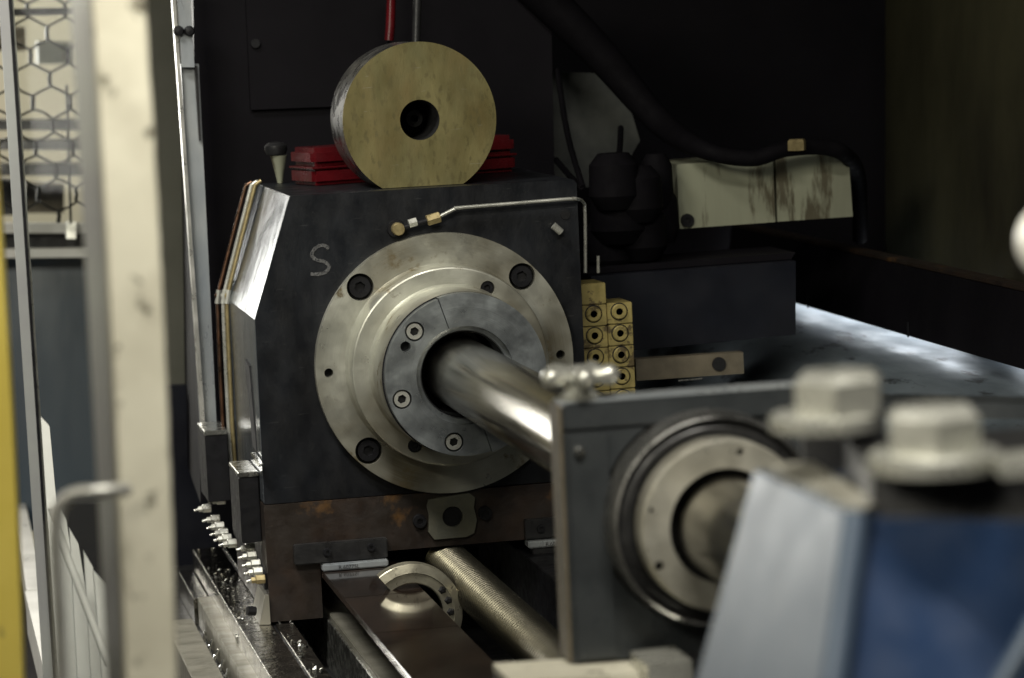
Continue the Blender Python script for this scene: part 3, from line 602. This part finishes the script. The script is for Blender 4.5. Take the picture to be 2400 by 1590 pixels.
part('lower_edge', tube([U(1590, 893, y=.150), U(1646, 888, y=.150)], 0.0010, 6), m_steel, BP)
# grey cover box with joint
GB = thing('junction_cover', 'pale grey stained cover box on the right with a vertical joint', 'cover', U(1800, 530, y=.3))
def slab(pxs, y, dpt, bv=0.0015):
    f = [U(px, py, y=y) for px, py in pxs]; return hexa(f + [p + Vector((0, dpt, 0)) for p in f], bv)
part('front_panel', slab([(1586, 386), (1812, 369), (1817, 521), (1593, 537)], 0.30, 0.12), m_box, GB)
part('front_panel', slab([(1818, 368), (1988, 358), (1999, 508), (1823, 520)], 0.302, 0.12), m_box, GB)
q = U(1611, 517, y=.298); part('bolt', socket_bolt(0.0092, 0.004, 0.006, m_black), m_black, GB, (q.x, 0.295, q.z))
part('gland', lathe([(0.0, 0.0), (0.0125, 0.0), (0.0125, 0.012), (0.0105, 0.015), (0.0, 0.015)], axis='z', o=U(1868, 353, y=.23), n=6), m_brass, GB)
part('inlet', tube([U(1580, 480, y=.33), U(1556, 478, y=.33), U(1535, 482, y=.33)], [0.020, 0.018, 0.010], 8), m_plate, GB)
single('black_hose', tube(smooth_path([U(1230, -60, y=.42), U(1400, 130, y=.40), U(1545, 300, y=.36), U(1650, 366, y=.26), U(1760, 384, y=.24), U(1840, 360, y=.25), U(1930, 352, y=.26), U(1985, 372, y=.27), U(2020, 420, y=.3)], 8), [0.034] * 17 + [0.026] * 8 + [0.012] * 40, 14), m_rub, 'thick black hose sagging over the top of the grey cover box', 'hose') if False else None
hp_ = smooth_path([U(1200, -80, y=.44), U(1400, 120, y=.42), U(1545, 285, y=.38), U(1650, 352, y=.27), U(1760, 372, y=.25), U(1840, 350, y=.25), U(1930, 345, y=.26), U(1984, 366, y=.28), U(2012, 420, y=.42), U(2016, 560, y=.5)], 8)
single('black_hose', tube(hp_, [0.030 - 0.019 * min(1, i / 26) for i in range(len(hp_))], 14), m_rub, 'thick black hose sagging over the top of the grey cover box', 'hose')
# clump of black plugs right of the headstock
PG = thing('cable_bundle', 'black clump of cable plugs between headstock and grey cover box', 'cable bundle', U(1450, 600, y=.2))
for i, (px, py, r_) in enumerate(((1440, 440, .034), (1490, 470, .036), (1450, 520, .038), (1500, 560, .036), (1430, 590, .034), (1540, 440, .022), (1550, 520, .024))):
    c0 = U(px, py, y=.22 + .01 * i)
    part('plug', lathe([(0.0, -0.03), (r_ * .7, -0.028), (r_, -0.01), (r_ * .95, 0.03), (r_ * .6, 0.045), (0.0, 0.045)], axis='z', o=c0, n=18), m_rub, PG)
for i, (pa, pb) in enumerate((((1306, 165), (1366, 440)), ((1303, 375), (1362, 438)), ((1455, 300), (1430, 400)))):
    p0, p1 = U(*pa, y=.45), U(*pb, y=.26); mid = U((pa[0] + pb[0]) / 2 + (-6 if i == 0 else 8), (pa[1] + pb[1]) / 2 + 12, y=.36)
    single('black_cable', tube(smooth_path([p0, mid, p1], 8), 0.0042, 8), m_rub, ('long black cable running down across the grey hanging sheet', 'short black cable bending in at the left edge of the grey sheet', 'black cable at the right edge of the grey hanging sheet')[i], 'cable')
# hanging sheet
f = [(1291, 168), (1400, 172), (1470, 230), (1500, 330), (1465, 390), (1380, 440), (1300, 425), (1296, 380)]
pts = [U(px, py, y=.55) for px, py in f]
bm = bmesh.new(); va = [bm.verts.new(p) for p in pts]; vb = [bm.verts.new(p + Vector((0, 0.012, 0))) for p in pts]
bm.faces.new(va); bm.faces.new(vb)
for i in range(len(va)): bm.faces.new((va[i], va[(i + 1) % len(va)], vb[(i + 1) % len(va)], vb[i]))
single('hanging_sheet', mesh_of(bm), m_sheet, 'grey crumpled sheet hanging behind the headstock corner', 'sheet')
# column and panels of the back
CB = thing('machine_column', 'dark machine column behind the headstock and disc', 'column', (-0.1, 0.6, -0.3))
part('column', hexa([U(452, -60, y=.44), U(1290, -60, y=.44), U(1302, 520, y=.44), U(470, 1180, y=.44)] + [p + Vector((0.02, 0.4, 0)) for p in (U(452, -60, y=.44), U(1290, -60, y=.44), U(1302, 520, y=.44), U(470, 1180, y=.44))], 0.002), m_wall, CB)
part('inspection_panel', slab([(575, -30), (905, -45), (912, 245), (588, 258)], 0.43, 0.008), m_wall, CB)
q = U(598, 102, y=.428); part('panel_bolt', lathe([(0.0, .424), (0.006, .424), (0.0065, .4295)], q.x, q.z, 20), m_black, CB)
single('red_pipe', tube([U(918, -40, y=.36), U(915, 60, y=.36), U(912, 95, y=.36)], 0.0062, 14), m_red, 'thin dark red pipe coming down left of the grey rod', 'pipe')
single('grey_rod', tube([U(979, -40, y=.2), U(975, 110, y=.2)], 0.0055, 14), m_dsteel, 'upright grey rod above the brassy disc', 'rod')
single('dark_beam', slab([(1420, -40), (1900, -60), (1925, 250), (1690, 300), (1560, 260)], 0.7, 0.1, 0), m_wall, 'dark upright beam at the back on the right', 'beam') if False else None
# dark side cover and the bright chute running under it
SCV = thing('side_cover', 'long black side cover above the bright chute on the right', 'cover', (0.73, 0.2, -0.04))
zt = U(2400, 692, x=0.662).z
part('cover_sheet', hexa([(0.660, -0.9, -0.030), (0.660, 1.06, -0.030), (0.672, 1.06, zt), (0.672, -0.9, zt), (0.690, -0.9, -0.030), (0.690, 1.06, -0.030), (0.70, 1.06, zt), (0.70, -0.9, zt)], 0.002), m_wall, SCV)
for y_ in (0.62, 0.18): part('cover_joint', box(0.6585, 0.6602, y_, y_ + 0.004, -0.0315, -0.012, 0), m_black, SCV)
part('cover_lip', box(0.674, 0.698, -0.9, 1.06, zt + 0.0005, zt + 0.006, 0.001), m_rust, SCV)
CHT = thing('chip_chute', 'scuffed sheet steel chute catching light at the right', 'chute', (0.62, 0.2, -0.1))
bm = bmesh.new(); rows = []; random.seed(11)
for x_, z_ in ((0.86, -0.0510), (0.724, -0.0515), (0.69, -0.0525), (0.655, -0.0545), (0.62, -0.0580), (0.59, -0.0640), (0.56, -0.075), (0.53, -0.095), (0.50, -0.13), (0.46, -0.20)):
    rows.append([bm.verts.new((x_, -0.9 + 1.96 * i / 30, z_ + random.uniform(-.0006, .0006))) for i in range(31)])
for a, b in zip(rows, rows[1:]):
    for i in range(30): bm.faces.new((a[i], a[i + 1], b[i + 1], b[i]))
ex = bmesh.ops.extrude_face_region(bm, geom=bm.faces[:])
for v in [g for g in ex['geom'] if isinstance(g, bmesh.types.BMVert)]: v.co += Vector((0, 0, -0.003))
part('trough', mesh_of(bm, 50), m_chute, CHT)
kk = K(2478, 565, 1.8)
single('white_knob', lathe([(0.0, -0.014), (0.016, -0.013), (0.0245, -0.004), (0.0245, 0.006), (0.018, 0.012), (0.0, 0.013)], axis='y', cx=kk.x, cz=kk.z, n=32), m_white, 'white round knob cut off by the right picture edge', 'knob').location = (0, kk.y, 0)

# ================================================================== LEFT: GUARD, DOOR, HALL
GE = thing('guard_post', 'bright galvanised guard edge standing left of the headstock', 'guard', U(485, 1000, y=.36))
def vstrip(x0a, x1a, ya, x0b, x1b, yb_, y, dpt, bv=0.001):
    f = [U(x0a, ya, y=y), U(x1a, ya, y=y), U(x1b, yb_, y=y), U(x0b, yb_, y=y)]; return hexa(f + [p + Vector((0, dpt, 0)) for p in f], bv)
part('main_strip', vstrip(424, 466, 150, 478, 512, 1080, 0.36, 0.03), m_guard, GE)
part('upper_strip', vstrip(414, 445, -40, 426, 456, 158, 0.345, 0.012), m_guard, GE)
part('edge_fold', vstrip(401, 409, -40, 476, 484, 1040, 0.35, 0.02), m_alu, GE)
part('latch', vstrip(456, 463, 155, 467, 471, 330, 0.35, 0.008), m_dsteel, GE)
for px in (419, 444):
    q = U(px, 73, y=.34); part('bolt', lathe([(0.0, .334), (0.005, .335), (0.0068, .339), (0.007, .345)], q.x, q.z, 16), m_black, GE)
single('olive_panel', slab([(318, -60), (462, -60), (520, 898), (330, 905)], 0.9, 0.02, 0), m_olive, 'olive grey panel between cream post and bright guard edge', 'panel')
single('navy_skirt', slab([(360, 906), (540, 900), (600, 1350), (380, 1400)], 0.8, 0.02, 0), m_navy, 'dark navy skirt below the olive grey panel', 'panel')

# cream post close to the camera
PO = thing('door_post', 'chipped cream door post standing close to the camera', 'post', K(350, 1640, 1.95))
def kstrip(xa0, xa1, ya, xm0, xm1, ym, xb0, xb1, yb_, d, dpt, n=1, jag=0.0):
    bm = bmesh.new(); rows = []
    N_ = 44
    for i in range(N_ + 1):
        t = i / N_; yv = ya + (yb_ - ya) * t; tm = (ym - ya) / (yb_ - ya)
        def q3(a, b, c): return a * (t - tm) * (t - 1) / (tm) + b * t * (t - 1) / (tm * (tm - 1)) + c * t * (t - tm) / (1 - tm)
        l, r = q3(xa0, xm0, xb0), q3(xa1, xm1, xb1); r += random.uniform(-jag, jag); l += random.uniform(-jag, jag) * 0.3
        a, b = K(l, yv, d), K(r, yv, d); rows.append([bm.verts.new(p) for p in (a, b, b + Vector((0.004, dpt, 0)), a + Vector((0.0, dpt, 0)))])
    for a, b in zip(rows, rows[1:]):
        for k in range(4): bm.faces.new((a[k], a[(k + 1) % 4], b[(k + 1) % 4], b[k]))
    bm.faces.new(rows[0]); bm.faces.new(rows[-1])
    return mesh_of(bm, 35)
part('post_body', kstrip(216, 334, -60, 264, 384, 790, 300, 414, 1660, 1.95, 0.035, jag=1.3), m_post, PO)
part('seal_strip', kstrip(163, 214, -60, 213, 262, 790, 258, 298, 1660, 1.99, 0.02), m_postside, PO)
hd = part('door_handle', tube(smooth_path([K(300, 1148, 1.93), K(240, 1152, 1.92), K(185, 1156, 1.92), K(152, 1172, 1.92), K(134, 1206, 1.92), K(131, 1300, 1.92), K(140, 1460, 1.92), K(147, 1680, 1.92)], 6), 0.0046, 12), m_alu, PO)
# polycarbonate pane with its edge
PN = thing('door_pane', 'clear polycarbonate door pane with pale edge at the far left', 'door pane', K(100, 1200, 3.2))
part('pane_edge', vstrip(-7, 16, -60, 105, 128, 1640, -0.25, 0.006), m_postside, PN)
part('edge_seam', vstrip(16, 24, -60, 128, 134, 1640, -0.252, 0.006), m_black, PN)
part('edge_bead', vstrip(24, 28, -60, 134, 139, 1640, -0.25, 0.006), m_alu, PN)
f = [U(30, -60, y=-.25), K(178, -60, 2.1), K(270, 1640, 2.1), U(140, 1640, y=-.25)]
bm = bmesh.new(); va = [bm.verts.new(p) for p in f]; bm.faces.new(va)
ex = bmesh.ops.extrude_face_region(bm, geom=bm.faces[:])
for v in [g for g in ex['geom'] if isinstance(g, bmesh.types.BMVert)]: v.co += Vector((-0.003, 0, 0))
part('pane', mesh_of(bm, 0), m_glass, PN)
single('yellow_post', kstrip(-110, -46, -60, -90, 16, 790, -60, 54, 1660, 2.35, 0.03), m_yellow, 'yellow guard post cut off by the left picture edge', 'post')
# far things seen through the pane
def fslab(pxs, d, dpt=0.02, bv=0.0): 
    f = [K(px, py, d) for px, py in pxs]; return hexa(f + [p + Vector((0, dpt, 0)) for p in f], bv)
FR = thing('window_rail', 'bright horizontal double rail behind the door pane', 'rail', K(100, 600, 4.9))
part('upper_bar', fslab([(-40, 524), (262, 524), (262, 546), (-40, 546)], 4.9, 0.03, 0.003), m_white, FR)
part('lower_bar', fslab([(-40, 586), (262, 582), (262, 602), (-40, 606)], 4.9, 0.03, 0.003), m_white, FR)
part('dark_filler', fslab([(-40, 548), (262, 548), (262, 580), (-40, 584)], 4.94, 0.02), m_black, FR)
part('clip', fslab([(156, 520), (178, 520), (178, 560), (156, 560)], 4.86, 0.02, 0.003), m_alu, FR)
single('blue_cabinet', fslab([(-40, 606), (262, 604), (262, 1245), (-40, 1245)], 5.0, 0.3, 0.004), m_bluepanel, 'grey blue cabinet front behind the door pane', 'cabinet')
single('dark_plinth', fslab([(-40, 1050), (270, 1050), (300, 1420), (-40, 1420)], 4.6, 0.05), m_wall, 'dark plinth below the grey blue cabinet', 'plinth') if False else None
for i, (ya, yb_) in enumerate(((282, 306), (330, 352), (386, 412))):
    single('dark_shelf', fslab([(-60, ya), (262, ya), (262, yb_), (-60, yb_)], 5.25, 0.12), m_dsteel, ('upper dark shelf edge behind the wire mesh', 'middle dark shelf edge behind the wire mesh', 'lowest dark shelf edge behind the wire mesh')[i], 'shelf', 'shelves behind the mesh')
for i, (xa, xb, ya, yb_, c_, lab) in enumerate(((-30, 60, 60, 120, m_plate, 'brown carton behind the wire mesh, left of the upper pair'), (90, 175, 96, 150, m_box, 'grey carton behind the wire mesh, right of the upper pair'), (60, 150, 430, 500, m_plate, 'brown carton low behind the wire mesh'), (-40, 40, 420, 505, m_navy, 'dark carton low behind the wire mesh'))):
    single('storage_carton', fslab([(xa, ya), (xb, ya + 3), (xb, yb_), (xa, yb_)], 5.6, 0.1, 0.004), c_, lab, 'carton', 'cartons behind the mesh')
# hexagonal wire mesh
WM = thing('wire_mesh', 'hexagonal dark wire mesh screen at the top left', 'wire mesh', K(100, 520, 4.7))
bm = bmesh.new(); sx, sy = 88, 54; d_ = 4.7
for r_ in range(-1, 11):
    for c in range(-1, 4):
        cx_ = 20 + c * sx + (sx / 2 if r_ % 2 else 0) + r_ * 3.2; cy_ = 20 + r_ * sy
        if cy_ > 510: continue
        P0 = [(cx_, cy_ - sy * .62), (cx_ + sx * .5, cy_ - sy * .2), (cx_ + sx * .5, cy_ + sy * .35), (cx_, cy_ + sy * .70)]
        for (a, b, rr_) in ((P0[0], P0[1], 0.0020), (P0[1], P0[2], 0.0034), (P0[0], (cx_ - sx * .5, cy_ - sy * .2), 0.0020)):
            pa, pb = K(a[0], min(a[1], 520), d_ + random.uniform(-.01, .01)), K(b[0], min(b[1], 521), d_ + random.uniform(-.01, .01))
            if (pa - pb).length > 1e-4: tube([pa, (pa + pb) / 2 + Vector((random.uniform(-.002, .002), 0, random.uniform(-.002, .002))), pb], rr_, 6, True, bm)
part('wires', mesh_of(bm, 40), m_wire, WM)
part('top_frame', fslab([(-40, 22), (180, 18), (180, 34), (-40, 40)], 4.68, 0.02), m_black, WM)
part('upright_wire', tube([K(156, 200, 4.66), K(166, 525, 4.66)], 0.0022, 6), m_wire, WM)
# white sill and strips standing in for pane reflections at the lower left
SI = thing('door_sill', 'bright white lacquered door sill along the lower left', 'sill', U(60, 1480, z=-.36))
def ystrip(pa, pb, wx, z, h, m, nm, par):
    a, b = U(*pa, z=z), U(*pb, z=z)
    part(nm, hexa([a, a + Vector((wx, 0, 0)), b + Vector((wx, 0, 0)), b] + [p + Vector((0, 0, -h)) for p in (a, a + Vector((wx, 0, 0)), b + Vector((wx, 0, 0)), b)], 0.001), m, par)
ystrip((20, 1150), (62, 1384), 0.024, -0.36, 0.05, m_white, 'rear_sill', SI)
ystrip((58, 1386), (110, 1600), 0.026, -0.352, 0.06, m_white, 'front_sill', SI)
ystrip((14, 880), (100, 1290), 0.016, -0.40, 0.05, m_white, 'track', SI)
DT = thing('pane_reflections', 'upright bright strips standing in for reflections in the pane', 'pane reflection', K(160, 1640, 3.3))
for x0, x1, yt, xb0, xb1, dd in ((84, 116, 960, 112, 176, 3.45), (140, 156, 1180, 150, 214, 3.3), (164, 184, 1236, 186, 244, 3.25), (198, 218, 1290, 218, 262, 3.2), (220, 250, 1335, 246, 310, 3.15)):
    f = [K(x0, yt + 6, dd), K(x1, yt + 40, dd), K(xb1, 1660, dd), K(xb0, 1660, dd)]
    part('reflection_strip', hexa(f + [p + Vector((0, 0.02, 0)) for p in f], 0.001), m_white, DT)
part('diagonal_reflection', tube([K(120, 1190, 3.1), K(160, 1310, 3.1), K(255, 1560, 3.1)], 0.0042, 10), m_white, DT)  # diagonal reflection in the pane, built as a white bar
single('kick_plate', fslab([(150, 1180), (330, 1180), (360, 1700), (150, 1700)], 4.4, 0.05), m_black, 'black door base plate behind the bright reflection strips', 'base plate')

bpy.context.view_layer.update()
